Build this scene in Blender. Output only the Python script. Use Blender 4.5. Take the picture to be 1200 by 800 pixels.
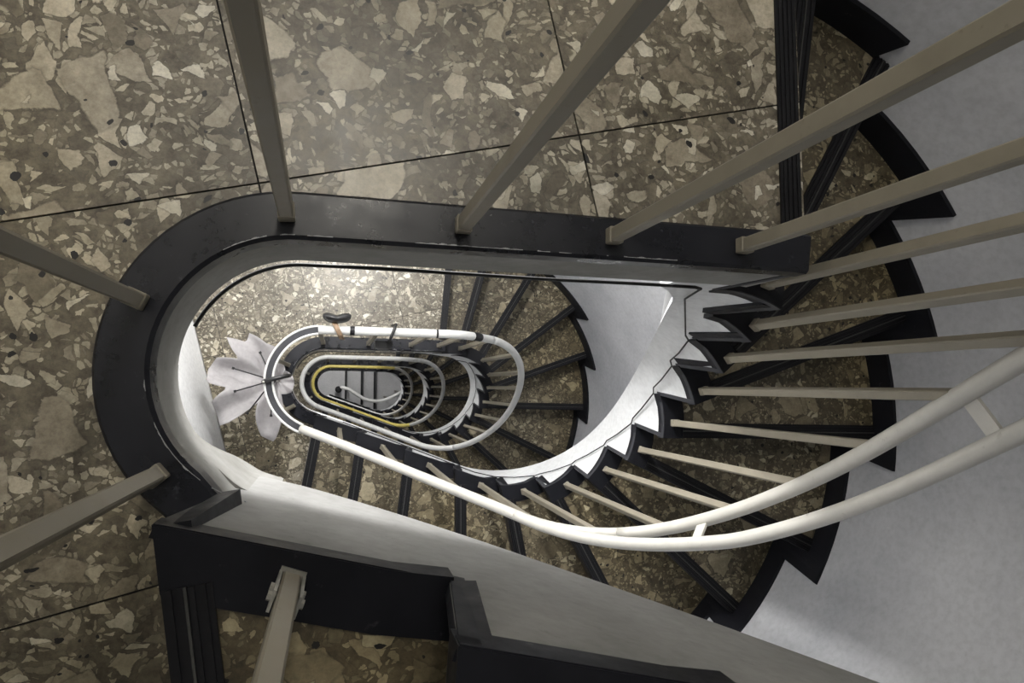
import bpy, bmesh, math, random
from mathutils import Vector, Matrix, noise
from bisect import bisect_left
random.seed(7)
for o in list(bpy.data.objects): bpy.data.objects.remove(o)
SC = bpy.context.scene
COL = SC.collection

# ------------------------------------------------------------------ camera
# photo frame 1200x800, focal length 800 px (24 mm), vertical vanishing point at (392.8, 451.2)
F, NX, NY, CAM_Z = 800.0, 392.8, 451.2, 0.90
RISE = 0.19
H = 14 * RISE                                   # storey height
down = Vector((NX - 600, NY - 400, F)).normalized()     # camera frame: x right, y down, z forward
ex = Vector((1, 0, 0)); ex = (ex - down * ex.dot(down)).normalized()
ey = ex.cross(down)
if ey.y > 0: ey = -ey
def cw(v): return Vector((v.dot(ex), v.dot(ey), -v.dot(down)))
def unproject(px, py, z):
    ray = Vector((px - 600, py - 400, F)); P = ray * ((CAM_Z - z) / ray.dot(down))
    return Vector((P.dot(ex), P.dot(ey), z))
cam = bpy.data.cameras.new('camera'); cam.lens = 24.0; cam.sensor_width = 36.0; cam.clip_start = 0.02
cam_o = bpy.data.objects.new('camera', cam); COL.objects.link(cam_o)
right, up, fwd = cw(Vector((1, 0, 0))), cw(Vector((0, -1, 0))), cw(Vector((0, 0, 1)))
M = Matrix((right, up, -fwd)).transposed().to_4x4(); M.translation = (0, 0, CAM_Z)
cam_o.matrix_world = M
SC.camera = cam_o

# ------------------------------------------------------------------ world and exposure
w = bpy.data.worlds.new('world'); SC.world = w; w.use_nodes = True
w.node_tree.nodes['Background'].inputs[0].default_value = (0.80, 0.88, 1.0, 1)
w.node_tree.nodes['Background'].inputs[1].default_value = 0.06
SC.view_settings.view_transform = 'Standard'; SC.view_settings.look = 'None'
SC.view_settings.gamma = 1.0; SC.view_settings.use_curve_mapping = False
SC.view_settings.exposure = 0.0
LAMP_WATT = {0: 40, 1: 115, 2: 55, 3: 45, 4: 70}

# ------------------------------------------------------------------ helpers
def link(name, me, mat, parent=None):
    o = bpy.data.objects.new(name, me); COL.objects.link(o)
    if mat is not None and not me.materials: me.materials.append(mat)
    if parent is not None: o.parent = parent
    return o
def pyd(verts, faces, smooth=False):
    me = bpy.data.meshes.new('m'); me.from_pydata([tuple(v) for v in verts], [], faces); me.update()
    bm = bmesh.new(); bm.from_mesh(me); bmesh.ops.recalc_face_normals(bm, faces=bm.faces); bm.to_mesh(me); bm.free()
    if smooth:
        for p in me.polygons: p.use_smooth = True
    return me
def prism(poly, z0, z1):
    n = len(poly); v = [(p[0], p[1], z0) for p in poly] + [(p[0], p[1], z1) for p in poly]
    f = [tuple(range(n))[::-1], tuple(range(n, 2 * n))] + [(i, (i + 1) % n, n + (i + 1) % n, n + i) for i in range(n)]
    return pyd(v, f)
def box_vf(c, hx, hy, hz, ax=(1, 0, 0), ay=(0, 1, 0), az=(0, 0, 1)):
    c, ax, ay, az = Vector(c), Vector(ax), Vector(ay), Vector(az)
    v = [c + ax * (sx * hx) + ay * (sy * hy) + az * (sz * hz) for sz in (-1, 1) for sy in (-1, 1) for sx in (-1, 1)]
    f = [(0, 2, 3, 1), (4, 5, 7, 6), (0, 1, 5, 4), (2, 6, 7, 3), (0, 4, 6, 2), (1, 3, 7, 5)]
    return v, f
class MB:
    def __init__(s): s.v = []; s.f = []
    def add(s, v, f):
        n = len(s.v); s.v += [tuple(x) for x in v]; s.f += [tuple(i + n for i in q) for q in f]
    def box(s, *a, **k): s.add(*box_vf(*a, **k))
    def tube(s, pts, rad, n=10, closed=False):
        pts = [Vector(p) for p in pts]; rings = []; N = len(pts); prev = None
        rr = rad if isinstance(rad, (list, tuple)) else [rad] * N
        for i, p in enumerate(pts):
            t = (pts[min(i + 1, N - 1)] - pts[max(i - 1, 0)]).normalized()
            if prev is None:
                a = t.cross(Vector((0, 0, 1)));
                if a.length < 1e-4: a = Vector((1, 0, 0))
                a.normalize()
            else:
                a = (prev - t * prev.dot(t)).normalized()
            prev = a; b = t.cross(a)
            rings.append([p + (a * math.cos(2 * math.pi * k / n) + b * math.sin(2 * math.pi * k / n)) * rr[i] for k in range(n)])
        v = [q for r_ in rings for q in r_]; f = []
        for i in range(N - 1):
            for k in range(n):
                f.append((i * n + k, i * n + (k + 1) % n, (i + 1) * n + (k + 1) % n, (i + 1) * n + k))
        f.append(tuple(range(n))[::-1]); f.append(tuple((N - 1) * n + k for k in range(n)))
        s.add(v, f)
    def build(s, name, mat, parent=None, smooth=False): return link(name, pyd(s.v, s.f, smooth), mat, parent)
def empty(name, loc=(0, 0, 0)):
    o = bpy.data.objects.new(name, None); COL.objects.link(o); o.location = loc; o.empty_display_size = 0.1; return o
def tag(o, label, cat=None, group=None, kind=None):
    o['label'] = label
    if cat: o['category'] = cat
    if group: o['group'] = group
    if kind: o['kind'] = kind
    return o

# ------------------------------------------------------------------ materials
def nodes(name):
    m = bpy.data.materials.new(name); m.use_nodes = True; nt = m.node_tree
    return m, nt, nt.nodes['Principled BSDF'], (lambda t, **k: mk(nt, t, **k))
def mk(nt, t, **k):
    n = nt.nodes.new(t)
    for a, b in k.items(): setattr(n, a, b)
    return n
def ramp(nt, fac, stops, interp='LINEAR'):
    r = nt.nodes.new('ShaderNodeValToRGB'); r.color_ramp.interpolation = interp
    e = r.color_ramp.elements
    while len(e) < len(stops): e.new(0.5)
    for i, (p, c) in enumerate(stops): e[i].position = p; e[i].color = (c[0], c[1], c[2], 1) if hasattr(c, '__len__') else (c, c, c, 1)
    nt.links.new(fac, r.inputs[0]); return r.outputs[0]
def mix(nt, fac, a, b, mode='MIX'):
    n = nt.nodes.new('ShaderNodeMix'); n.data_type = 'RGBA'; n.blend_type = mode
    for s, x in ((0, fac), (6, a), (7, b)):
        if hasattr(x, 'is_output'): nt.links.new(x, n.inputs[s])
        else: n.inputs[s].default_value = x if s == 0 else (*x, 1)
    return n.outputs[2]
def math_(nt, op, a, b=None):
    n = nt.nodes.new('ShaderNodeMath'); n.operation = op
    for i, x in enumerate((a, b)):
        if x is None: continue
        if hasattr(x, 'is_output'): nt.links.new(x, n.inputs[i])
        else: n.inputs[i].default_value = x
    return n.outputs[0]
def noise_(nt, vec, scale, detail=4, rough=.55):
    n = nt.nodes.new('ShaderNodeTexNoise'); n.inputs['Scale'].default_value = scale; n.inputs['Detail'].default_value = detail
    n.inputs['Roughness'].default_value = rough
    if vec is not None: nt.links.new(vec, n.inputs['Vector'])
    return n

def terrazzo(name, tint=(1, 1, 1), gloss=.30):
    m, nt, bs, N = nodes(name); L = nt.links.new
    geo = N('ShaderNodeNewGeometry'); oi = N('ShaderNodeObjectInfo')
    off = N('ShaderNodeVectorMath', operation='SCALE'); comb = N('ShaderNodeCombineXYZ')
    L(oi.outputs['Random'], comb.inputs[0]); L(math_(nt, 'MULTIPLY', oi.outputs['Random'], 7.31), comb.inputs[1])
    L(comb.outputs[0], off.inputs[0]); off.inputs['Scale'].default_value = 9.0
    add = N('ShaderNodeVectorMath', operation='ADD'); L(geo.outputs['Position'], add.inputs[0]); L(off.outputs[0], add.inputs[1])
    flat = N('ShaderNodeVectorMath', operation='MULTIPLY'); L(add.outputs[0], flat.inputs[0]); flat.inputs[1].default_value = (1, 1, 0.0)
    P0 = flat.outputs[0]
    def warp(vec, scale, amt, detail):       # ragged chip edges
        d1 = noise_(nt, vec, scale, detail, .6); c1 = N('ShaderNodeVectorMath', operation='SUBTRACT'); L(d1.outputs['Color'], c1.inputs[0]); c1.inputs[1].default_value = (.5, .5, .5)
        s1 = N('ShaderNodeVectorMath', operation='SCALE'); L(c1.outputs[0], s1.inputs[0]); s1.inputs['Scale'].default_value = amt
        a1 = N('ShaderNodeVectorMath', operation='ADD'); L(vec, a1.inputs[0]); L(s1.outputs[0], a1.inputs[1]); return a1.outputs[0]
    P = warp(warp(P0, 16, .035, 1), 85, .009, 4)
    mat_n = noise_(nt, P0, 36, 9, .72); blot = noise_(nt, P0, 4.5, 3, .5)
    col = ramp(nt, mat_n.outputs['Fac'], [(.30, (.04, .035, .027)), (.48, (.135, .119, .094)), (.70, (.25, .224, .18))])
    def layer(col, scale, thr, edge, var, dark, light, stretch=(1, 1, 1), rot=0.0):
        mp = N('ShaderNodeMapping'); L(P, mp.inputs['Vector']); mp.inputs['Scale'].default_value = stretch; mp.inputs['Rotation'].default_value = (0, 0, rot); mp.inputs['Location'].default_value = (scale * .37, scale * .11, 0)
        v = N('ShaderNodeTexVoronoi', feature='F1', voronoi_dimensions='2D'); v.inputs['Scale'].default_value = scale; L(mp.outputs[0], v.inputs['Vector'])
        e = N('ShaderNodeTexVoronoi', feature='DISTANCE_TO_EDGE', voronoi_dimensions='2D'); e.inputs['Scale'].default_value = scale; L(mp.outputs[0], e.inputs['Vector'])
        sep = N('ShaderNodeSeparateColor'); L(v.outputs['Color'], sep.inputs[0])
        on = math_(nt, 'GREATER_THAN', sep.outputs[0], thr)
        ed = N('ShaderNodeMapRange'); L(e.outputs['Distance'], ed.inputs[0])
        sz = math_(nt, 'MULTIPLY', sep.outputs[1], var); L(math_(nt, 'ADD', sz, edge), ed.inputs[1]); L(math_(nt, 'ADD', sz, edge + .025), ed.inputs[2])
        msk = math_(nt, 'MULTIPLY', on, ed.outputs[0])
        rim = N('ShaderNodeMapRange'); L(e.outputs['Distance'], rim.inputs[0]); L(math_(nt, 'ADD', sz, edge - .045), rim.inputs[1]); L(math_(nt, 'ADD', sz, edge), rim.inputs[2])
        rimm = math_(nt, 'MULTIPLY', math_(nt, 'MULTIPLY', on, rim.outputs[0]), .45)
        cc = ramp(nt, sep.outputs[2], [(0, dark), (1, light)])
        vn = noise_(nt, P0, 45, 8, .7); cc = mix(nt, .75, cc, ramp(nt, vn.outputs['Fac'], [(.32, .25), (.68, .85)]), 'SOFT_LIGHT')
        return mix(nt, msk, mix(nt, rimm, col, (.05, .043, .035)), cc)
    col = layer(col, 120, .55, .05, .18, (.10, .088, .07), (.50, .47, .40))
    col = layer(col, 52, .60, .06, .24, (.10, .088, .07), (.55, .515, .44), (1, 1.35, 1), .6)
    col = layer(col, 25, .66, .06, .26, (.13, .113, .088), (.54, .50, .43), (1.35, 1, 1), .3)
    col = layer(col, 12.5, .68, .06, .26, (.20, .175, .14), (.54, .505, .44), (1, 1.15, 1), 1.1)
    col = layer(col, 34, .90, .10, .20, (.55, .53, .48), (.68, .66, .60), (1, 1.2, 1), 2.1)
    bv = N('ShaderNodeTexVoronoi', feature='F1', voronoi_dimensions='2D'); bv.inputs['Scale'].default_value = 42; L(P, bv.inputs['Vector'])
    sp = N('ShaderNodeSeparateColor'); L(bv.outputs['Color'], sp.inputs[0])
    hole = math_(nt, 'MULTIPLY', math_(nt, 'LESS_THAN', bv.outputs['Distance'], math_(nt, 'MULTIPLY', sp.outputs[2], .22)), math_(nt, 'GREATER_THAN', sp.outputs[1], .84))
    fine = noise_(nt, P0, 170, 9, .75); mott = noise_(nt, P0, 22, 6, .7)
    col = mix(nt, .55, col, ramp(nt, fine.outputs['Fac'], [(.30, .30), (.52, .80), (.70, 1.0)]), 'MULTIPLY')
    col = mix(nt, .45, col, ramp(nt, mott.outputs['Fac'], [(.32, (.42, .40, .35)), (.55, (1, 1, 1))]), 'MULTIPLY')
    hue = noise_(nt, geo.outputs['Position'], 1.1, 2, .5)
    col = mix(nt, 1.0, col, ramp(nt, hue.outputs['Fac'], [(.42, (1.22, 1.22, 1.20)), (.58, (1.22, 1.17, 1.0))]), 'MULTIPLY')
    col = mix(nt, hole, col, (.012, .011, .010))
    col = mix(nt, .6, col, ramp(nt, blot.outputs['Fac'], [(.34, (.40, .39, .34)), (.54, (.95, .95, .95)), (.75, (1, 1, 1))]), 'MULTIPLY')
    col = mix(nt, 1.0, col, tint, 'MULTIPLY')
    L(col, bs.inputs['Base Color'])
    L(ramp(nt, mat_n.outputs['Fac'], [(.3, gloss), (.7, gloss + .12)]), bs.inputs['Roughness'])
    bs.inputs['Specular IOR Level'].default_value = .5
    bp = N('ShaderNodeBump'); bp.inputs['Strength'].default_value = .12; bp.inputs['Distance'].default_value = .002
    L(math_(nt, 'SUBTRACT', mat_n.outputs['Fac'], hole), bp.inputs['Height']); L(bp.outputs[0], bs.inputs['Normal'])
    return m
def plaster(name, c0, c1, rough=.75, scale=3.0, speck=.0):
    m, nt, bs, N = nodes(name); L = nt.links.new
    geo = N('ShaderNodeNewGeometry'); n1 = noise_(nt, geo.outputs['Position'], scale, 6, .6); n2 = noise_(nt, geo.outputs['Position'], 55, 5, .6)
    col = ramp(nt, n1.outputs['Fac'], [(.32, c0), (.62, c1)])
    col = mix(nt, .35, col, ramp(nt, n2.outputs['Fac'], [(.3, .55), (.6, .95)]), 'MULTIPLY')
    if speck:
        n3 = noise_(nt, geo.outputs['Position'], 26, 8, .75)
        col = mix(nt, ramp(nt, n3.outputs['Fac'], [(.60, 0.0), (.70, speck)]), col, (.05, .05, .045))
    L(col, bs.inputs['Base Color']); bs.inputs['Roughness'].default_value = rough
    bp = N('ShaderNodeBump'); bp.inputs['Strength'].default_value = .15; bp.inputs['Distance'].default_value = .003; L(n2.outputs['Fac'], bp.inputs['Height']); L(bp.outputs[0], bs.inputs['Normal'])
    return m
def paint(name, c, rough=.4, wear=None, wear_amt=.0, var=.25, scale=22, metallic=0, spec=.5):
    m, nt, bs, N = nodes(name); bs.inputs['Specular IOR Level'].default_value = spec; L = nt.links.new
    geo = N('ShaderNodeNewGeometry'); n1 = noise_(nt, geo.outputs['Position'], scale, 7, .65)
    lo = tuple(x * (1 - var) for x in c); hi = tuple(min(1, x * (1 + var)) for x in c)
    col = ramp(nt, n1.outputs['Fac'], [(.3, lo), (.7, hi)])
    if wear:
        n2 = noise_(nt, geo.outputs['Position'], 48, 9, .72)
        col = mix(nt, ramp(nt, n2.outputs['Fac'], [(.62, 0.0), (.72, wear_amt)]), col, wear)
    L(col, bs.inputs['Base Color']); L(ramp(nt, n1.outputs['Fac'], [(.3, max(.05, rough - .1)), (.7, rough + .12)]), bs.inputs['Roughness'])
    bs.inputs['Metallic'].default_value = metallic
    bp = N('ShaderNodeBump'); bp.inputs['Strength'].default_value = .2; bp.inputs['Distance'].default_value = .0015; L(n1.outputs['Fac'], bp.inputs['Height']); L(bp.outputs[0], bs.inputs['Normal'])
    return m
def emit(name, c, s):
    m, nt, bs, N = nodes(name); bs.inputs['Emission Color'].default_value = (*c, 1); bs.inputs['Emission Strength'].default_value = s
    bs.inputs['Base Color'].default_value = (*c, 1); return m
MT = dict(
    terrazzo=terrazzo('terrazzo', (1.0, .98, .93)), tread=terrazzo('shaded_olive_terrazzo', (.70, .65, .52), .42),  # tread copy of the terrazzo: stair shade put into a darker olive tint
    plaster=plaster('grey_plaster', (.19, .188, .18), (.30, .297, .288), .8, 4, .35),
    slab=plaster('slab_edge_plaster', (.165, .162, .148), (.27, .266, .25), .8, 4, .35),
    stringer=plaster('white_stringer_paint', (.62, .63, .64), (.74, .75, .76), .6, 3, .12),
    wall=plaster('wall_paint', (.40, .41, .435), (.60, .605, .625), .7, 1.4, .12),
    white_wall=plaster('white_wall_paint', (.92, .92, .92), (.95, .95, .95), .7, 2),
    kerb=paint('black_kerb_paint', (.008, .0088, .0135), .30, (.09, .09, .11), .5, .25, 16, 0, .38),
    black=paint('black_paint', (.010, .0105, .014), .48, (.10, .10, .11), .4, .25, 22, 0, .2),
    border=paint('dark_grey_border_paint', (.024, .025, .031), .62, (.16, .16, .17), .5, .35, 30),
    rubber=paint('black_rubber', (.010, .010, .012), .5, (.05, .05, .05), .4, .25, 22, 0, .25),
    rail=paint('cream_rail_paint', (.55, .535, .49), .36, (.10, .07, .05), .35, .06),
    rail_white=paint('white_rail_paint', (.62, .62, .605), .36, (.14, .12, .11), .5, .06),
    rail_yellow=paint('yellow_rail_paint', (.72, .60, .17), .36, (.12, .10, .05), .35, .10),
    bal=paint('beige_baluster_paint', (.25, .225, .175), .42, (.10, .07, .05), .4, .10),
    steel=paint('galvanised_steel', (.42, .41, .37), .38, (.10, .08, .06), .5, .2, 60, .6),
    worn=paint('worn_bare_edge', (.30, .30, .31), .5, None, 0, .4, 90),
    inlay=paint('dull_metal', (.07, .07, .067), .5, None, 0, .2, 60, .4),
    cable=paint('black_cable', (.010, .010, .010), .5),
    grout=paint('dark_grout', (.012, .011, .010), .8),
    ground=plaster('pale_ground_tile', (.50, .50, .51), (.62, .62, .63), .35, 3),
    lamp=emit('lamp_glass', (1.0, .96, .88), 3.0),
    fabric=plaster('white_umbrella_cloth', (.38, .365, .37), (.46, .44, .45), .8, 5),
    blackplastic=paint('black_plastic', (.012, .012, .013), .35),
    wood=paint('tan_strap', (.28, .19, .12), .45, None, 0, .3, 60),
)

# ------------------------------------------------------------------ plan of the well (a tapered loop, measured at the balusters)
CL, RL = Vector((-.05, .02)), .195
CR, RR = Vector((.66, -.108)), .312
dd = CR - CL; aa = math.atan2(dd.y, dd.x); ph = math.asin((RR - RL) / dd.length)
A_TOP = aa + math.pi / 2 + ph; A_BOT = aa - math.pi / 2 - ph
def U(a): return Vector((math.cos(a), math.sin(a)))
LINE = (dd.length ** 2 - (RR - RL) ** 2) ** .5
S1 = LINE; S2 = S1 + RR * (A_TOP - A_BOT); S3 = S2 + LINE; PER = S3 + RL * (2 * math.pi - (A_TOP - A_BOT))
EXT = [0.0]                     # how far the straight lower run carries on past the left-hand curve (flight above the camera)
def base(s, d=0.0):
    """point on the loop at arc length s (clockwise, descending), offset d away from the well"""
    s = s % PER
    if s < S1: n = U(A_TOP); p = CL.lerp(CR, s / LINE) + n * (RL + (RR - RL) * s / LINE)
    elif s < S2: n = U(A_TOP - (s - S1) / RR); p = CR + n * RR
    elif s < S3 + EXT[0]: t = (s - S2) / LINE; n = U(A_BOT); p = CR.lerp(CL, t) + n * (RR + (RL - RR) * t)
    else: n = U(A_BOT - (s - S3) / RL); p = CL + n * RL
    if EXT[0]: d += .013 - .092 * (S3 + .051 - s) if s > S2 else -.058 * max(0, s - S1) / (S2 - S1)       # the upper flight lies a little askew
    return p + n * d
def normal(s): return (base(s, 1) - base(s, 0))
def tangent(s): return (base(s + .002) - base(s - .002)).normalized()
SAMP = [i * PER / 2000 for i in range(2000)]
def nearest(x, y, d=0.0, lo=0, hi=PER):
    return min((s for s in SAMP if lo <= s <= hi), key=lambda s: (base(s, d) - Vector((x, y))).length)
IN, WALL = -.030, .718
def outer_hit(p, q):
    """where the nosing line p->q meets the wall loop"""
    p, q = Vector(p), Vector(q); u = (q - p).normalized(); best = None
    for s in SAMP:
        if s > S3: continue
        v = base(s, WALL) - p; al = v.dot(u); off = abs(u.x * v.y - u.y * v.x)
        if al > .3 and (best is None or off < best[0]): best = (off, s)
    return best[1]
NOS_TOP = [((.700, .20), (.690, .95)), ((.815, .18), (.892, .744)), ((.895, .13), (1.156, .595)), ((.953, .055), (1.43, .465))]
NOS_LOW = [((.555, .20), (.590, .616)), ((.690, .20), (.81, .633)), ((.850, .16), (1.152, .651)), ((.945, .075), (1.475, .472))]
NOS_REST = [((.974, -.045), (1.640, .186)), ((.972, -.160), (1.689, -.175)), ((.937, -.255), (1.54, -.55)), ((.875, -.355), (1.382, -.806)),
            ((.760, -.410), (.952, -.759)), ((.628, -.420), (.671, -.624)), ((.472, -.380), (.477, -.621)), ((.287, -.310), (.26, -.56)),
            ((.092, -.235), (.06, -.495)), ((-.095, -.165), (-.143, -.449))]
NOS_END = [((.085, -.215), (.070, -.45)), ((-.168, -.142), (-.130, -.40))]      # the flight above the camera starts further round
def flight_lines(tab): return [(nearest(*p, 0, 0, S3 + .09), outer_hit(p, q)) for p, q in tab]
L_TOP, L_LOW = flight_lines(NOS_TOP + NOS_REST), flight_lines(NOS_LOW + NOS_REST)
EXT[0] = .10; L_UP = flight_lines(NOS_LOW + NOS_REST[:-2] + NOS_END); EXT[0] = 0.0
def LINES(k): return L_UP if k < 0 else (L_TOP if k == 0 else L_LOW)
def line_pts(si, so, back=0.0):
    a, b = base(si, IN), base(so, WALL - .002); u = (b - a).normalized(); n = Vector((-u.y, u.x))      # n points up the stair
    if n.dot(tangent(si)) > 0: n = -n
    return a + n * back, b + n * back

# ------------------------------------------------------------------ walls
def wall_strip(name, pts, z0, z1, mat, thick=.12, label=None):
    """pts run with the room on their right-hand side"""
    n = len(pts); out = []
    for i, p in enumerate(pts):
        t = (pts[min(i + 1, n - 1)] - pts[max(i - 1, 0)]).normalized(); out.append(p + Vector((-t.y, t.x)) * thick)
    v = [(*p, z0) for p in pts] + [(*p, z1) for p in pts] + [(*p, z0) for p in out] + [(*p, z1) for p in out]; f = []
    for i in range(n - 1):
        f += [(i, i + 1, n + i + 1, n + i), (2 * n + i, 3 * n + i, 3 * n + i + 1, 2 * n + i + 1), (n + i, n + i + 1, 3 * n + i + 1, 3 * n + i), (i, 2 * n + i, 2 * n + i + 1, i + 1)]
    f += [(0, n, 3 * n, 2 * n), (n - 1, 3 * n - 1, 4 * n - 1, 2 * n - 1)]
    me = pyd(v, f)
    for p in me.polygons: p.use_smooth = abs(p.normal.z) < .5
    o = link(name, me, mat); o['kind'] = 'structure'
    if label: o['label'] = label
    return o
ZB, ZT = -4 * H - .8, H
LW0, LW1 = Vector((-.661, .272)), Vector((-.504, -.336)); lwd = (LW1 - LW0).normalized()
def lw(y): return LW0 + lwd * ((y - LW0.y) / lwd.y)
BACK = 1.65
arc = [base(S1 + (S2 - S1) * i / 60, WALL) for i in range(61)]
corner = lw(-.86)
bl_end = base(S3, WALL)
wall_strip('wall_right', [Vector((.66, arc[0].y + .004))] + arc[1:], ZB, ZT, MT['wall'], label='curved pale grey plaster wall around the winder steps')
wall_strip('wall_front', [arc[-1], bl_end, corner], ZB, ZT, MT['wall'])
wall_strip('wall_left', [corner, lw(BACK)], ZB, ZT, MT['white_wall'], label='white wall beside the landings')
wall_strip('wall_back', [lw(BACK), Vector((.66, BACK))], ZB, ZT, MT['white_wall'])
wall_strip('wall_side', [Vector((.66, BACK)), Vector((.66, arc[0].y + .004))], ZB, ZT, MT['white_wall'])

# ------------------------------------------------------------------ landings
TA = math.radians(13.4); TU, TV = Vector((math.cos(TA), math.sin(TA))), Vector((-math.sin(TA), math.cos(TA)))
TILE, TILE_V = .441, .453; TU0, TV0 = -.036, .27
def landing_outline(k, d):
    a_in, a_out = LINES(k)[0]; n_in, n_out = LINES(k - 1)[13]
    if k == 0 and d < 0: n_in = S3 - .01
    pts = [base(n_out, WALL - .002), corner + Vector((.004, .004)), lw(BACK) + Vector((.004, -.004)), Vector((.656, BACK - .004)), Vector((.656, arc[0].y))]
    ao = base(a_out, WALL - .002)
    if ao.x > .66: pts.append(ao)
    else: pts[-1] = Vector((ao.x, BACK - .004)); pts[-2] = pts[-1]; pts = pts[:-1] + [ao]
    s0 = a_in + PER; s1 = n_in; n = 90
    pts += [base(s0 + (s1 - s0) * i / n, d + (tuck(k, s0 + (s1 - s0) * i / n) if d < 0 else 0)) for i in range(n + 1)]
    return pts
def tuck(k, s): 
    """the topmost slab edge slips behind the stringer where the next flight starts"""
    if k != 0: return 0.0
    s = s - PER if s > PER else s
    q = min(1, max(0, (S3 + .075 - s) / .075)) if s > S2 else 0.0
    return .016 * q * q * (3 - 2 * q)
def poly_bm(pts, z0, z1):
    me = prism(pts, z0, z1); bm = bmesh.new(); bm.from_mesh(me); bpy.data.meshes.remove(me); return bm
def landing(k):
    z = -k * H; top = (k == 0)
    slab_out = landing_outline(k, IN)
    fl = link('floor', prism(slab_out, z - .15, z - .010), MT['slab']); fl['kind'] = 'structure'
    fl['label'] = {0: 'stone-chip tiled landing floor around the top of the well', 1: 'shiny tiled landing floor under the white umbrella'}.get(k, 'tiled landing floor deep in the stairwell')
    if k < 0: fl.name = 'ceiling'; fl['label'] = 'landing slab above the lamp'; return fl
    # tiles
    outl = landing_outline(k, .022)
    for iu in range(-3, 4):
        for iv in range(-4, 5):
            g = .0012
            u0, u1 = TU0 + iu * TILE + g, TU0 + (iu + 1) * TILE - g; v0, v1 = TV0 + iv * TILE_V + g, TV0 + (iv + 1) * TILE_V - g
            bm = poly_bm(outl, z - .009, z)
            ok = True
            for co, no in ((TU * u0, -TU), (TU * u1, TU), (TV * v0, -TV), (TV * v1, TV)):
                r_ = bmesh.ops.bisect_plane(bm, geom=bm.verts[:] + bm.edges[:] + bm.faces[:], plane_co=(co.x, co.y, 0), plane_no=(no.x, no.y, 0), clear_outer=True, dist=1e-5)
                if len(bm.verts) < 4: ok = False; break
                ed = [e for e in bm.edges if e.is_boundary]
                if ed: bmesh.ops.holes_fill(bm, edges=ed, sides=0)
            if ok and len(bm.faces) and max(v.co.y for v in bm.verts) - min(v.co.y for v in bm.verts) > .01:
                me = bpy.data.meshes.new('tile'); bm.to_mesh(me); link('tile', me, MT['terrazzo'], fl)
            bm.free()
    gr = link('grout', prism(outl, z - .0095, z - .0035), MT['grout'], fl)
    # black painted kerb round the well
    a_in = LINES(k)[0][0] + PER; n_in = LINES(k - 1)[13][0] - .02 if k else S3 - .005; K = 70; mb = MB(); sec = [(.029, -.012), (.029, .010), (.025, .014), (-.027, .014), (-.032, .009), (-.032, -.022), (-.026, -.022)]
    ring = []
    for i in range(K + 1):
        s = n_in + (a_in - n_in) * i / K; ring.append([(*base(s, d + tuck(k, s)), z + h) for d, h in sec])
    m = len(sec); v = [q for r_ in ring for q in r_]; f = []
    for i in range(K):
        for j in range(m): f.append((i * m + j, i * m + (j + 1) % m, (i + 1) * m + (j + 1) % m, (i + 1) * m + j))
    f += [tuple(range(m)), tuple(K * m + j for j in range(m))]
    mb.add(v, f); kb = mb.build('kerb', MT['kerb'], fl); kb['label'] = 'black painted kerb'
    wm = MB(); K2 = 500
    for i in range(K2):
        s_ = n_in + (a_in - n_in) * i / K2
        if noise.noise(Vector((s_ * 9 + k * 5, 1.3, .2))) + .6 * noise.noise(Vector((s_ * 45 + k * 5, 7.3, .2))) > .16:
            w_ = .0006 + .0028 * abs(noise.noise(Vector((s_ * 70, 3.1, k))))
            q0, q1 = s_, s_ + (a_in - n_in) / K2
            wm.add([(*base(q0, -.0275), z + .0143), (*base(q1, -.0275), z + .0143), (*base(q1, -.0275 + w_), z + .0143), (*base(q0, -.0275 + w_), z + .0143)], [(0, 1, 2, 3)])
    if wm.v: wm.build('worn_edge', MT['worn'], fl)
    if k == 0:                                  # plaster apron easing the slab edge into the underside of the next flight
        v = []; f = []; n = 24
        for i in range(n + 1):
            s_ = S3 - .03 + .28 * i / n; q = min(1, max(0, (s_ - S3 - .02) / .12)); zz = z - .31 + .155 * q * q * (3 - 2 * q)
            for d_, h in ((IN + .0005, z - .10), (IN + .0005, zz), (IN + .03, zz), (IN + .03, z - .10)): v.append((*base(s_, d_ + tuck(0, s_) * .6), h))
        for i in range(n):
            for j in range(4): f.append((4 * i + j, 4 * i + (j + 1) % 4, 4 * i + 4 + (j + 1) % 4, 4 * i + 4 + j))
        f += [(0, 1, 2, 3), tuple(4 * n + j for j in range(4))]
        link('apron', pyd(v, f), MT['slab'], fl)
    # nosing of the landing edge
    nosing(LINES(k)[0], z, fl, .036)
    return fl
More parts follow.
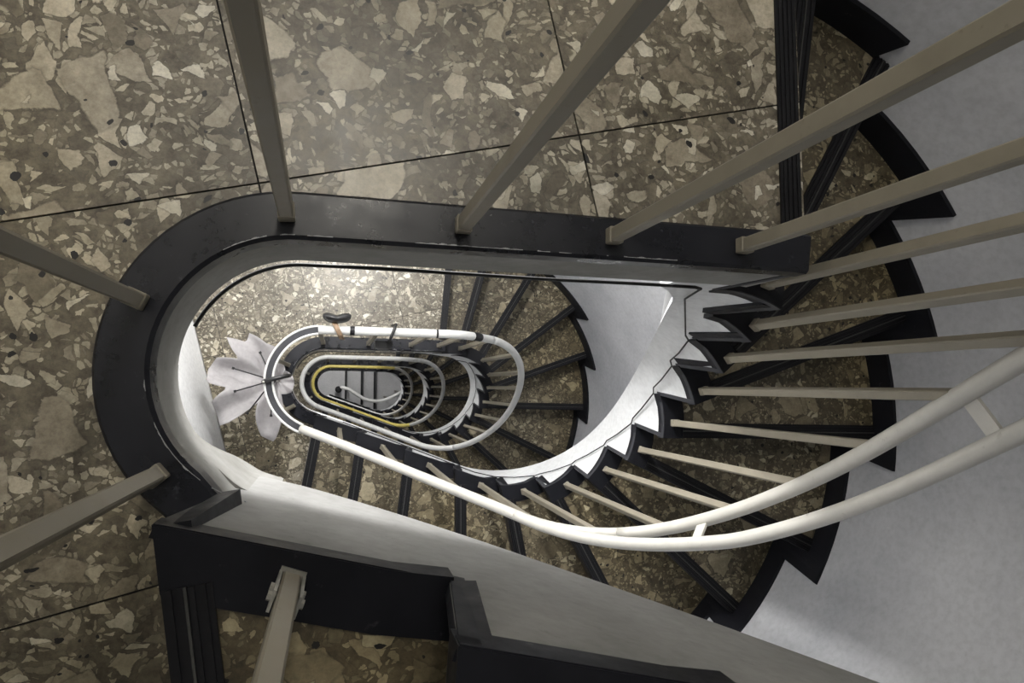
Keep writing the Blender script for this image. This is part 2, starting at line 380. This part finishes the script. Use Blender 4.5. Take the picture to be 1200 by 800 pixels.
def nosing(line, z, parent, width=.045):
    (a, b), (a2, b2) = line_pts(*line), line_pts(*line, back=width)
    u = (b - a).normalized(); a = a + u * .062; a2 = a2 + u * .062; mb = MB()
    mb.add([(*a, z - .03), (*b, z - .03), (*b2, z - .03), (*a2, z - .03), (*a, z + .004), (*b, z + .004), (*b2, z + .004), (*a2, z + .004)],
           [(0, 1, 2, 3), (4, 7, 6, 5), (0, 4, 5, 1), (1, 5, 6, 2), (2, 6, 7, 3), (3, 7, 4, 0)])
    w_ = (a2 - a)
    for q in (.10, .32, .54, .76):
        p0, p1 = a + w_ * q, b + (b2 - b) * q; p2, p3 = b + (b2 - b) * (q + .11), a + w_ * (q + .11)
        mb.add([(*p0, z + .004), (*p1, z + .004), (*p2, z + .004), (*p3, z + .004), (*p0, z + .0065), (*p1, z + .0065), (*p2, z + .0065), (*p3, z + .0065)],
               [(4, 7, 6, 5), (0, 4, 5, 1), (1, 5, 6, 2), (2, 6, 7, 3), (3, 7, 4, 0)])
    o = mb.build('nosing', MT['rubber'], parent)
    mi = MB(); p0, p1, p2, p3 = a + w_ * .44, b + (b2 - b) * .44, b + (b2 - b) * .50, a + w_ * .50
    mi.add([(*p0, z + .0042), (*p1, z + .0042), (*p2, z + .0042), (*p3, z + .0042), (*p0, z + .0072), (*p1, z + .0072), (*p2, z + .0072), (*p3, z + .0072)], [(4, 7, 6, 5), (0, 4, 5, 1), (1, 5, 6, 2), (2, 6, 7, 3), (3, 7, 4, 0)])
    if parent.name.startswith('stair_flight'):
        mi.build('metal_inlay', MT['inlay'], o)
    return o

# ------------------------------------------------------------------ flights
UNDER = .028
def strip_between(s0, s1, n): return [s0 + (s1 - s0) * i / n for i in range(n + 1)]
def soffit_fn(lines, z0, top):
    """smooth underside of the stringer as a function of s"""
    pts = [(0.0, z0 - .15), (lines[0][0] - .12, z0 - .15)]
    for i in range(1, 14): pts.append((lines[i][0] - .02, z0 - (i + 1) * RISE - (.27 if i < 3 else .30 if i < 8 else .36 if i < 13 else .30)))
    pts.append((lines[13][0] + .12, z0 - H - .15)); pts.append((S3 + .3, z0 - H - .15))
    xs = [p[0] for p in pts]
    def raw(s):
        j = min(max(bisect_left(xs, s), 1), len(xs) - 1); (x0, y0), (x1, y1) = pts[j - 1], pts[j]
        return y0 + (y1 - y0) * (s - x0) / max(1e-6, x1 - x0)
    def fn(s): return sum(raw(s + (q - 4) * .03) for q in range(9)) / 9
    return fn
def flight(k, label):
    top = (k == 0); lines = LINES(k); z0 = -k * H
    root = empty('stair_flight', (*base(lines[7][0], .3), z0 - 7 * RISE)); tag(root, label, 'staircase', 'flights of the winding staircase')
    root.location = (0, 0, 0)
    for i in range(1, 14):
        z = z0 - i * RISE; (si, so), (ti, to) = lines[i - 1], lines[i]
        A0, B0 = line_pts(si, so, UNDER); A1, B1 = line_pts(ti, to, .002)
        ns = 8
        inner = [base(s, .020) for s in strip_between(si, ti, ns)]; outer = [base(s, WALL - .003) for s in strip_between(so, to, ns)]
        u0 = (B0 - A0).normalized(); u1 = (B1 - A1).normalized()
        poly = [A0 + u0 * .05] + inner[1:-1] + [A1 + u1 * .05, B1] + outer[::-1][1:-1] + [B0]
        t = link('tread', prism(poly, z - .035, z), MT['tread'], root)
        # black painted end of the tread along the well
        a0 = line_pts(si, so, UNDER)[0]; a1, b1 = line_pts(ti, to, -.001)
        e_in = [base(s, IN) for s in strip_between(si, ti, ns)]; e_out = [base(s, .034) for s in strip_between(si, ti, ns)]
        pl = [a0] + e_in[1:-1] + [a1, a1 + u1 * .064] + e_out[::-1][1:-1] + [a0 + u0 * .064]
        link('edge_strip', prism(pl, z - .036, z + .003), MT['black'], root)
        nosing(lines[i], z, root)
        # skirting on the outer wall: runs above the tread, then drops down past the next riser
        zb = z - RISE; sk = MB()
        cols = [(q, q, z + .085, z - .03) for q in strip_between(so + .006, to - .02, 10)]
        cols += [(q, q - .02, z + .085, zb - .03) for q in strip_between(to - .01, to + (-.008 if (k == 0 and i == 2) else .028), 4)]
        v = []; f = []; nq = len(cols)
        for st, sb_, zt_, zb_ in cols: v += [(*base(sb_, WALL - .012), zb_), (*base(st, WALL - .012), zt_), (*base(sb_, WALL + .002), zb_), (*base(st, WALL + .002), zt_)]
        for j in range(nq - 1):
            a, b = 4 * j, 4 * j + 4; f += [(a, b, b + 1, a + 1), (a + 1, b + 1, b + 3, a + 3), (a + 2, a + 3, b + 3, b + 2), (a, a + 2, b + 2, b)]
        f += [(0, 1, 3, 2), (4 * nq - 4, 4 * nq - 2, 4 * nq - 1, 4 * nq - 3)]
        sk.add(v, f); sk.build('skirting', MT['black'], root)
    for i in range(14):      # risers, leaning back under the nosing
        zt, zb = z0 - i * RISE - .012, z0 - (i + 1) * RISE; a, b = line_pts(*lines[i], back=.006); c, d = line_pts(*lines[i], back=UNDER); u = (b - a).normalized()
        a = a + u * .004; c = c + u * .004
        a2, b2 = line_pts(*lines[i], back=.03); c2, d2 = line_pts(*lines[i], back=UNDER + .024); a2 = a2 + u * .004; c2 = c2 + u * .004
        mb = MB(); mb.add([(*c, zb), (*d, zb), (*d2, zb), (*c2, zb), (*a, zt), (*b, zt), (*b2, zt), (*a2, zt)], [(0, 1, 2, 3), (4, 7, 6, 5), (0, 4, 5, 1), (1, 5, 6, 2), (2, 6, 7, 3), (3, 7, 4, 0)])
        mb.build('riser', MT['black'], root)
    # inner stringer: stepped top, smooth underside, white face to the well
    sof0 = soffit_fn(lines, z0, top)
    sof = (lambda s: max(sof0(s), -4 * H + .004)) if k == 3 else sof0
    cols = []                                    # (s_top, z_top, s_bot)
    s_start, s_end = lines[0][0] - .14, lines[13][0] + (.01 if k < 0 else .12)
    prof = []; over = []
    for s in strip_between(s_start, lines[0][0], 3)[:-1]: prof.append((s, z0 - .012))
    for i in range(14):
        sb = lines[i][0] - UNDER * .9; prof.append((sb, z0 - i * RISE - .004)); prof.append((sb, z0 - (i + 1) * RISE - .004))
        over.append((sb, lines[i][0], z0 - i * RISE - .004, z0 - (i + 1) * RISE - .004))
        nx = lines[i + 1][0] if i < 13 else s_end
        for s in strip_between(sb, nx - UNDER, 6)[1:]: prof.append((s, z0 - (i + 1) * RISE - .004))
    prof.append((s_end, z0 - H - .012)); prof = [p for q, p in enumerate(prof) if q == 0 or p[0] >= prof[q - 1][0] - 1e-6]
    n = len(prof); D_IN, D_OUT = IN + .001, IN + .014; v = []
    for (s, zz) in prof:
        zb = min(sof(s), zz - .03) if k < 3 else min(sof(s), zz - .001)
        v += [(*base(s, D_IN), zz), (*base(s, D_IN), zb), (*base(s, D_OUT), zz), (*base(s, D_OUT), zb)]
    f = []
    for j in range(n - 1):
        a, b = 4 * j, 4 * j + 4
        f += [(a, b, b + 1, a + 1), (a + 2, a + 3, b + 3, b + 2), (a, a + 2, b + 2, b), (a + 1, b + 1, b + 3, a + 3)]
    f += [(0, 1, 3, 2), (4 * n - 4, 4 * n - 2, 4 * n - 1, 4 * n - 3)]
    for sb, s, zt, zb in over:                  # the part of each tooth that leans out over the riser
        o_ = len(v); v += [(*base(q, d), zz) for d in (D_IN, D_OUT) for q, zz in ((sb, zt), (s, zt), (sb, zb))]
        f += [(o_, o_ + 1, o_ + 2), (o_ + 3, o_ + 5, o_ + 4), (o_, o_ + 3, o_ + 4, o_ + 1), (o_ + 1, o_ + 4, o_ + 5, o_ + 2)]
    n_main = 4 * n
    sme = pyd(v, f); sme.materials.append(MT['stringer'] if k >= 0 else MT['plaster']); sme.materials.append(MT['black'])
    for p in sme.polygons:                      # the treads' and risers' ends are painted black on top
        tops = sum(1 for q in p.vertices if q % 4 in (0, 2))
        if (max(p.vertices) < n_main and tops == 4) or (min(p.vertices) >= n_main and len(p.vertices) == 4): p.material_index = 1
    so_ = link('stringer', sme, None, root); so_['label'] = 'white painted inner stringer'
    # painted border on the face of the stringer
    mb = MB(); W = .013 if k >= 0 else .018; dB = IN - .0015
    def quad(p):
        n_ = len(p); mb.add([(*base(s, dB), zz) for s, zz in p] + [(*base(s, IN + .004), zz) for s, zz in p],
               [tuple(range(n_))] + [(q, (q + 1) % n_, n_ + (q + 1) % n_, n_ + q) for q in range(n_)])
    for i in range(14):
        zt, zb = z0 - i * RISE, z0 - (i + 1) * RISE; s = lines[i][0]; sb = s - UNDER * .9
        quad([(s, zt - .001), (s - W, zt - .001), (sb - W, zb - W), (sb, zb - W), (sb, zb)])
        if i < 13:
            q = strip_between(sb, lines[i + 1][0], 6)
            for j in range(6): quad([(q[j], zb + .002), (q[j + 1], zb + .002), (q[j + 1], zb - W), (q[j], zb - W)])
    mb.build('stringer_border', MT['border'] if k >= 0 else MT['black'], root)
    # concrete underside
    mb = MB(); Q = strip_between(lines[0][0], lines[13][0], 40); v = []
    def out_s(s):
        for i in range(13):
            if lines[i][0] <= s <= lines[i + 1][0] + 1e-6:
                t_ = (s - lines[i][0]) / (lines[i + 1][0] - lines[i][0]); return lines[i][1] + (lines[i + 1][1] - lines[i][1]) * t_
        return lines[13][1]
    for s in Q:
        zz = sof(s) + .004; p, q = base(s, IN + .02), base(out_s(s), WALL - .004); v += [(*p, zz), (*q, zz), (*p, zz + .03), (*q, zz + .03)]
    f = []
    for j in range(len(Q) - 1):
        a, b = 4 * j, 4 * j + 4; f += [(a, a + 1, b + 1, b), (a + 2, b + 2, b + 3, a + 3), (a, b, b + 2, a + 2), (a + 1, a + 3, b + 3, b + 1)]
    mb.add(v, f); mb.build('soffit', MT['stringer'], root, True)
    return root

# ------------------------------------------------------------------ railings
BAL_LAND = [(-.198, -.103), (-.227, .101), (-.062, .212), (.161, .209), (.374, .202), (.58, .204)]
BAL_FL = [(.759, .179), (.867, .13), (.93, .071), (.965, -.013), (.977, -.111), (.958, -.208), (.906, -.288), (.831, -.367), (.72, -.413), (.589, -.408), (.401, -.34), (.216, -.267), (.031, -.186)]
def gs(k):
    """global list of (s_global, z_foot, on_landing) for storey k"""
    out = []
    for x, y in BAL_LAND:
        if k > 0 and x > .5: x -= .06
        s = nearest(x, y); s = s - PER if s > S3 - .05 else s; out.append((s + k * PER, -k * H + .014, True))
    for i, (x, y) in enumerate(BAL_FL):
        if k > 0 and i < 2: x -= (.09, .04)[i]
        if k < 0 and i == 12: x, y = -.036, -.180
        out.append((nearest(x, y) + k * PER, -k * H - (i + 1) * RISE + .003, False))
    return out
ALLB = [b for k in range(-1, 4) for b in gs(k)]
RX = [b[0] for b in ALLB]; RZ = [b[1] + (.800 if b[2] else (.785 if b[0] < PER * .8 else .765)) for b in ALLB]
def rz_raw(s):
    j = min(max(bisect_left(RX, s), 1), len(RX) - 1); x0, x1 = RX[j - 1], RX[j]
    return RZ[j - 1] + (RZ[j] - RZ[j - 1]) * min(1, max(0, (s - x0) / (x1 - x0)))
def rail_z(s): return sum(rz_raw(s + (q - 3) * .025) for q in range(7)) / 7
GAP = .085
def rail_pt(s, which, gap=None):
    gap = GAP if gap is None else gap
    p = Vector((*base(s), rail_z(s)))
    if which == 0: return p
    q = Vector((*base(s + .012), rail_z(s + .012))) - Vector((*base(s - .012), rail_z(s - .012)))
    hor = Vector((q.x, q.y, 0)).normalized(); t = q.normalized(); upv = (Vector((0, 0, 1)) - t * t.z).normalized()
    return p + upv * gap
def bar_mesh():
    mb = MB(); mb.box((0, 0, .3925), .0088, .0098, .3925); me = pyd(mb.v, mb.f)
    bm = bmesh.new(); bm.from_mesh(me); bmesh.ops.bevel(bm, geom=bm.edges[:], offset=.002, segments=1, affect='EDGES'); bm.to_mesh(me); bm.free(); me.materials.append(MT['bal']); return me
def collar_mesh():
    mb = MB(); mb.box((0, 0, .0095), .0103, .0113, .0095); me = pyd(mb.v, mb.f)
    bm = bmesh.new(); bm.from_mesh(me); bmesh.ops.bevel(bm, geom=bm.edges[:], offset=.0015, segments=1, affect='EDGES'); bm.to_mesh(me); bm.free(); me.materials.append(MT['bal']); return me
def bracket_mesh():
    mb = MB()
    for q in (-1, 1): mb.box((q * .0115, 0, .035), .0014, .0095, .035)
    mb.box((0, 0, .0015), .0125, .0135, .0015); me = pyd(mb.v, mb.f); me.materials.append(MT['steel']); return me
def bolt_mesh():
    mb = MB(); mb.tube([(-.0165, 0, 0), (.0165, 0, 0)], .0045, 6); me = pyd(mb.v, mb.f); me.materials.append(MT['steel']); return me
BAR, COLLAR, BRK, BLT = bar_mesh(), collar_mesh(), bracket_mesh(), bolt_mesh()
def railing(k, label, secs):
    root = empty('stair_railing'); tag(root, label, 'railing', 'railings of the winding staircase')
    for s, z, land in gs(k):
        if k < 0 and land: continue
        t = tangent(s); rot = math.atan2(t.y, t.x)
        b = link('baluster', BAR, None, root); b.location = (*base(s), z); b.rotation_euler = (0, 0, rot)
        hgt = rail_z(s) - z; b.scale = (1, 1, hgt / .785)
        if k == 0 and land and abs(base(s).x + .062) < .01: b.rotation_euler = (0, math.radians(1.0), rot)     # slightly out of true
        if k < 0:                              # the steps above the topmost landing carry their bars in bolted brackets
            c = link('bracket', BRK, None, b); c.scale = (1, 1, .785 / hgt); b.location.z = z
            for h in (.030, .056):
                d = link('bolt', BLT, None, b); d.location = (0, 0, h * .785 / hgt); d.scale = (1, 1, .785 / hgt)
        else:
            c = link('collar', COLLAR, None, b); c.scale = (1, 1, .785 / hgt)
    for (a, b, mat) in secs:
        if k == 1 and mat == 'rail_white' and a < PER + .1:      # the curved end has lost its cover: a dark flat bar between two thin white edges
            c = PER - .02; n = 40; Q = strip_between(a, c, n); v = []; f = []; mb = MB()
            for s in Q:
                zz = rail_z(s); v += [(*base(s, -.014), zz - .004), (*base(s, .014), zz - .004), (*base(s, .014), zz + .004), (*base(s, -.014), zz + .004)]
            for j in range(n):
                for q in range(4): f.append((4 * j + q, 4 * j + (q + 1) % 4, 4 * j + 4 + (q + 1) % 4, 4 * j + 4 + q))
            f += [(0, 1, 2, 3), tuple(4 * n + q for q in range(4))]; mb.add(v, f); mb.build('flat_bar', MT['border'], root)
            for d in (-.015, .015):
                mb = MB(); mb.tube([(*base(s, d), rail_z(s) + .002) for s in Q], .0048, 8); mb.build('bar_edge', MT['rail_white'], root, True)
            a = c
        n = max(4, int((b - a) / .018)); mb = MB(); mb.tube([rail_pt(a + (b - a) * i / n, 0) for i in range(n + 1)], .0165 if k == 0 else .0175, 12)
        mb.build('handrail', MT[mat], root, True)
    if k == 0:                                 # a second pipe rides above the first round the winders and merges with it on the straight run
        a, b = secs[0][0], secs[2][0] + .22; n = 120; pts = []
        for i in range(n + 1):
            s = a + (b - a) * i / n; g = GAP * min(1, max(0, (b - s) / .42)) ** .8; pts.append(rail_pt(s, 1, g))
        mb = MB(); mb.tube(pts, .0165, 12); h2 = mb.build('upper_handrail', MT['rail'], root, True); h2['label'] = 'second cream pipe above the first'
        for s in (secs[0][0] + .30, secs[0][0] + .72, secs[1][0] - .1, LINES(0)[4][0] - .035, LINES(0)[7][0] - .02):
            g = GAP * min(1, max(0, (b - s) / .42)) ** .8
            p0, p1 = rail_pt(s, 0), rail_pt(s, 1, g); ax = (p1 - p0).normalized(); t = (rail_pt(s + .01, 0) - rail_pt(s - .01, 0)).normalized(); mb = MB()
            mb.box((p0 + p1) / 2, .015, .003, max(.006, g / 2 - .012), ax=t, ay=ax.cross(t), az=ax); mb.build('connector', MT['rail'], root)
    return root

# ------------------------------------------------------------------ lamps
def lamp(k, label):
    z = -k * H + H - .152; root = empty('ceiling_lamp', (.06, 1.08, z)); tag(root, label, 'lamp', 'ceiling lamps over the landings')
    mb = MB(); mb.tube([(0, 0, 0), (0, 0, -.025)], .14, 24); mb.build('lamp_base', MT['rail_white'], root)
    bm = bmesh.new(); bmesh.ops.create_uvsphere(bm, u_segments=24, v_segments=12, radius=.125); bmesh.ops.scale(bm, vec=(1, 1, .45), verts=bm.verts); bmesh.ops.translate(bm, vec=(0, 0, -.03), verts=bm.verts)
    me = bpy.data.meshes.new('d'); bm.to_mesh(me); bm.free(); link('lamp_shade', me, MT['lamp'], root)
    L = bpy.data.lights.new('lamp_light', 'POINT'); L.energy = LAMP_WATT[k]; L.color = (1.0, .96, .88) if k == 0 else (1.0, .99, .975); L.shadow_soft_size = .10
    lo = bpy.data.objects.new('lamp_light', L); COL.objects.link(lo); lo.parent = root; lo.location = (0, 0, -.20)
    return root

# ------------------------------------------------------------------ build it
for k in range(-1, 4): landing(k)
FL_LABEL = {-1: 'grey-sided flight rising from the topmost landing in view', 0: 'flight of winder steps leading down from the topmost landing in view',
            1: 'flight of winder steps leading down from the landing with the white umbrella', 2: 'flight leading down to the landing with the yellow handrail',
            3: 'lowest flight leading down to the pale ground floor'}
for k in range(-1, 4):
    EXT[0] = .10 if k < 0 else 0.0; flight(k, FL_LABEL[k]); EXT[0] = 0.0
s_n = gs(0)[0][0] - .10        # a little before the first landing baluster
sec_land = (s_n, LINES(0)[0][0] - .02); sec_wind = (sec_land[1], LINES(0)[8][0]); sec_str = (sec_wind[1], s_n + PER)
def secs(k, mats, skip_landing=False):
    out = []
    for i, ((a, b), m) in enumerate(zip((sec_land, sec_wind, sec_str), mats)):
        if skip_landing and i == 0: continue
        out.append((a + k * PER, b + k * PER, m))
    return out
railing(-1, 'beige railing of the flight rising from the topmost landing', secs(-1, ('rail', 'rail', 'rail'), True))
railing(0, 'cream double-pipe railing with beige balusters around the topmost landing and its descending flight', secs(0, ('rail', 'rail', 'rail')))
railing(1, 'white railing of the landing where the white umbrella hangs', secs(1, ('rail_white', 'rail_white', 'rail_white')))
railing(2, 'white railing whose lower straight run is painted yellow', secs(2, ('rail_white', 'rail_white', 'rail_yellow')))
railing(3, 'yellow-painted railing of the lowest landing', secs(3, ('rail_yellow', 'rail', 'rail_white')))
LL = {0: 'round ceiling lamp above the topmost landing', 1: 'round ceiling lamp above the landing with the white umbrella', 2: 'round ceiling lamp above the third landing down',
      3: 'round ceiling lamp above the landing with the yellow handrail', 4: 'round ceiling lamp above the ground floor'}
for k in range(5): lamp(k, LL[k])

# ------------------------------------------------------------------ ground floor at the foot of the well
ZG = -4 * H
gp = [base(L_LOW[13][1], WALL - .002), corner + Vector((.004, .004)), lw(BACK) + Vector((.004, -.004)), Vector((.18, BACK - .004)), Vector((.18, -1.02))]
gf = link('floor', prism(gp, ZG - .15, ZG), MT['ground']); gf['kind'] = 'structure'; gf['label'] = 'pale ground floor at the bottom of the well'
lf = link('floor', prism([Vector((.64, BACK)), Vector((.64, -1.1)), Vector((1.8, -1.1)), Vector((1.8, BACK))], ZG - .60, ZG - .48), MT['ground']); lf['kind'] = 'structure'; lf['label'] = 'lowest pale floor beyond the entrance steps'
es = empty('entrance_steps', (.4, .2, ZG - .48)); es.location = (0, 0, 0); tag(es, 'pale steps with dark edges at the bottom of the well', 'steps')
for i, (x0, x1) in enumerate(((.18, .44), (.44, .66))):
    zz = ZG - .16 * (i + 1); link('step', prism([Vector((x0, .9)), Vector((x0, -1.0)), Vector((x1, -1.0)), Vector((x1, .9))], ZG - .6, zz), MT['ground'], es)
for i, x in enumerate((.18, .44, .66)):
    zz = ZG - .16 * i; link('nosing', prism([Vector((x - .028, .9)), Vector((x - .028, -1.0)), Vector((x + .006, -1.0)), Vector((x + .006, .9))], zz - .155, zz + .004), MT['rubber'], es)
# curved rail at the foot of the lowest flight
cr = empty('curved_railing'); tag(cr, 'white curved railing with a dark end post on the ground floor', 'railing')
CP = [(.05, -.06), (.10, -.03), (.20, -.06), (.30, -.125), (.42, -.205), (.52, -.236), (.62, -.247), (.72, -.235), (.82, -.200), (.92, -.15), (1.0, -.10)]
mb = MB(); mb.tube([(x, y, ZG + .80) for x, y in CP], .026, 10); mb.build('handrail', MT['rail_white'], cr, True)
for x, y in CP[2::2]:
    zf = ZG - (.48 if x > .66 else .32 if x > .44 else .16 if x > .18 else 0); mb = MB(); mb.box((x, y, (zf + ZG + .8) / 2), .009, .009, (ZG + .8 - zf) / 2); mb.build('baluster', MT['bal'], cr)
mb = MB(); mb.tube([(.05, -.065, ZG), (.05, -.065, ZG + .80), (.05, -.065, ZG + .84)], [.05, .05, .03], 16); mb.build('end_post', MT['rubber'], cr)

# ------------------------------------------------------------------ cables along the edge of the slab and the stringer
def cable(k, label):
    z0 = -k * H; ln = LINES(k); pts = []
    s_a = nearest(-.204, .087, IN, S3, PER) - PER; s_b = ln[0][0] - .10; n = 60
    for i in range(n + 1):
        s = s_a + (s_b - s_a) * i / n
        pts.append((*base(s, IN - .006), z0 - .154 + .010 * noise.noise(Vector((s * 4, k * 3.7, 0)))))
    sof_top = z0 - .148
    pts.append((*base(s_b + .02, IN - .006), z0 - .17)); pts.append((*base(s_b + .06, IN - .006), z0 - .30))
    for i in range(2, 13):
        s, zz = ln[i][0] - .034, z0 - (i + 1) * RISE - .030
        pts.append((*base(s - .02, IN - .005), zz + .012)); pts.append((*base(s, IN - .005), zz))
        s2 = ln[i + 1][0] - .034; sm = (s + s2) / 2; pts.append((*base(sm, IN - .005), zz - RISE * .5 - .012 + .006 * noise.noise(Vector((i * 1.7, k, 0)))))
    mb = MB(); m1 = n + 2; mb.tube(pts[:m1], .0030, 6); mb.tube(pts[m1 - 1:], .0022, 6)
    o = mb.build('cable', MT['cable'], None, True); return tag(o, label, 'cable', 'cables run along the staircase')
cable(0, 'thin black cable along the edge of the topmost landing and down its white stringer')
cable(1, 'thin black cable along the landing edge below the white umbrella')

# ------------------------------------------------------------------ white umbrella hung upside down on the railing of the second landing
ZU = -H
def umbrella():
    c = Vector((-.250, .020)); root = empty('umbrella', (c.x, c.y, ZU + .34)); tag(root, 'crumpled white umbrella with black ribs hanging upside down on the railing', 'umbrella')
    prof = [(-70, .10), (-40, .13), (-10, .12), (20, .11), (50, .09), (75, .13), (92, .16), (105, .18), (119, .255), (127, .225), (137, .29), (148, .185), (158, .275), (170, .30), (181, .295), (189, .205), (200, .285), (212, .30), (222, .315), (232, .125), (243, .185), (257, .265), (270, .285), (279, .20), (290, .10)]
    def rad(a):
        for (a0, r0), (a1, r1) in zip(prof, prof[1:]):
            if a0 <= a <= a1: return (r0 + (r1 - r0) * (a - a0) / (a1 - a0)) * (.92 if a > 90 else .62)
        return .08
    NA, NR = 120, 10; v = [(0, 0, 0)]; f = []
    for i in range(NA):
        a = -70 + 360 * i / NA; R = rad(a)
        for j in range(1, NR + 1):
            q = R * j / NR; fold = math.sin(math.radians(a) * 8) * .055 * (q / .3) + .02 * noise.noise(Vector((math.cos(math.radians(a)) * 3, math.sin(math.radians(a)) * 3, q * 9)))
            v.append((q * math.cos(math.radians(a)), q * math.sin(math.radians(a)), .62 * q - .5 * q * q + fold))
    for i in range(NA):
        n = (i + 1) % NA; f.append((0, 1 + i * NR, 1 + n * NR))
        for j in range(NR - 1): f.append((1 + i * NR + j, 1 + i * NR + j + 1, 1 + n * NR + j + 1, 1 + n * NR + j))
    me = pyd(v, f, True); o = link('canopy', me, MT['fabric'], root); md = o.modifiers.new('thickness', 'SOLIDIFY'); md.thickness = .0015
    hub = Vector((0, 0, .24))
    for a, r_ in ((118, .135), (163, .175), (196, .165), (232, .175), (265, .15), (90, .10)):
        d = Vector((math.cos(math.radians(a)), math.sin(math.radians(a)), 0)); e = d * r_ + Vector((0, 0, .62 * r_ - .5 * r_ * r_ + .045))
        mb = MB(); mb.tube([hub + d * .012, hub.lerp(e, .5) + Vector((0, 0, -.01)), e], .0028, 6); mb.tube([e - d * .005, e + d * .005], .0055, 6); mb.build('rib', MT['blackplastic'], root)
    mb = MB(); mb.tube([(0, 0, -.05), (0, 0, .24), (-.012, -.008, .50)], .0055, 8); mb.build('shaft', MT['steel'], root, True)
    mb = MB(); mb.tube([(0, 0, .215), (0, 0, .26)], .013, 10); mb.build('runner', MT['blackplastic'], root, True)
    mb = MB(); mb.tube([(-.010, -.008, .44), (-.014, -.008, .475), (-.006, -.004, .492), (.02, .003, .497), (.055, .012, .493), (.072, .016, .478), (.078, .018, .44)], .0085, 10); mb.build('handle', MT['blackplastic'], root, True)
    return root
umbrella()

# ------------------------------------------------------------------ small things on the railing of the second landing
def bag():
    s = nearest(.012, .215); p = base(s); z = rail_z(s + PER)
    root = empty('pouch', (p.x, p.y + .03, z - .05)); tag(root, 'small black pouch hung over the white railing by a tan strap', 'pouch')
    bm = bmesh.new(); bmesh.ops.create_uvsphere(bm, u_segments=20, v_segments=10, radius=1)
    for v in bm.verts:
        x, y, zz = v.co; w_ = .016 + .012 * abs(x); v.co = Vector((x * .055, y * w_ + .012 * abs(x), zz * .045 * (1 - .25 * x) + .012 * x * x))
    me = bpy.data.meshes.new('pouch'); bm.to_mesh(me); bm.free()
    for q in me.polygons: q.use_smooth = True
    o = link('pouch_body', me, MT['blackplastic'], root); o.location = (-.01, .012, .055)
    pts = [(-.022, .006, .02), (-.020, -.002, .065), (-.012, -.018, .078), (-.002, -.040, .076), (.006, -.058, .060), (.012, -.062, .0), (.014, -.06, -.06)]; mb = MB(); v = []; f = []
    for x, y, zz in pts: v += [(x - .010, y, zz), (x + .010, y, zz), (x + .010, y + .001, zz + .003), (x - .010, y + .001, zz + .003)]
    for i in range(len(pts) - 1):
        for j in range(4): f.append((4 * i + j, 4 * i + (j + 1) % 4, 4 * i + 4 + (j + 1) % 4, 4 * i + 4 + j))
    f += [(0, 1, 2, 3), tuple(4 * (len(pts) - 1) + j for j in range(4))]
    mb.add(v, f); mb.build('strap', MT['wood'], root, True)
bag()
def lock():
    s = nearest(.218, .21); p = base(s); z = rail_z(s + PER); root = empty('lock', (p.x, p.y, z - .10)); tag(root, 'black lock with its shackle looped over the white railing', 'lock')
    pts = [(.004, .034, .02)] + [(.012 * math.cos(a), .032 * math.cos(a), .10 + .032 * math.sin(a)) for a in [math.pi * i / 10 for i in range(11)]] + [(-.012, -.034, .02)]
    mb = MB(); mb.tube(pts, .006, 8); mb.build('shackle', MT['blackplastic'], root, True)
    me = prism([(-.035, -.016), (-.022, -.022), (.022, -.022), (.035, -.016), (.035, .012), (-.035, .012)], -.03, .03); o = link('lock_body', me, MT['blackplastic'], root); o.location = (-.030, -.042, 0)
lock()
def tape():
    for s0, s1, r_ in ((.604, .646, .0185), (.10, .118, .0183), (.44, .448, .0183)):
        mb = MB(); n = 6; mb.tube([rail_pt(PER + s0 + (s1 - s0) * i / n, 0) for i in range(n + 1)], r_, 12); o = mb.build('tape_band', MT['rubber'], None, True)
        tag(o, {.604: 'wide strip of black tape where the white railing turns down', .10: 'narrow black tape band on the white railing between pouch and lock', .44: 'very thin black tape band on the white railing'}[s0], 'tape', 'tape bands on the railing')
tape()
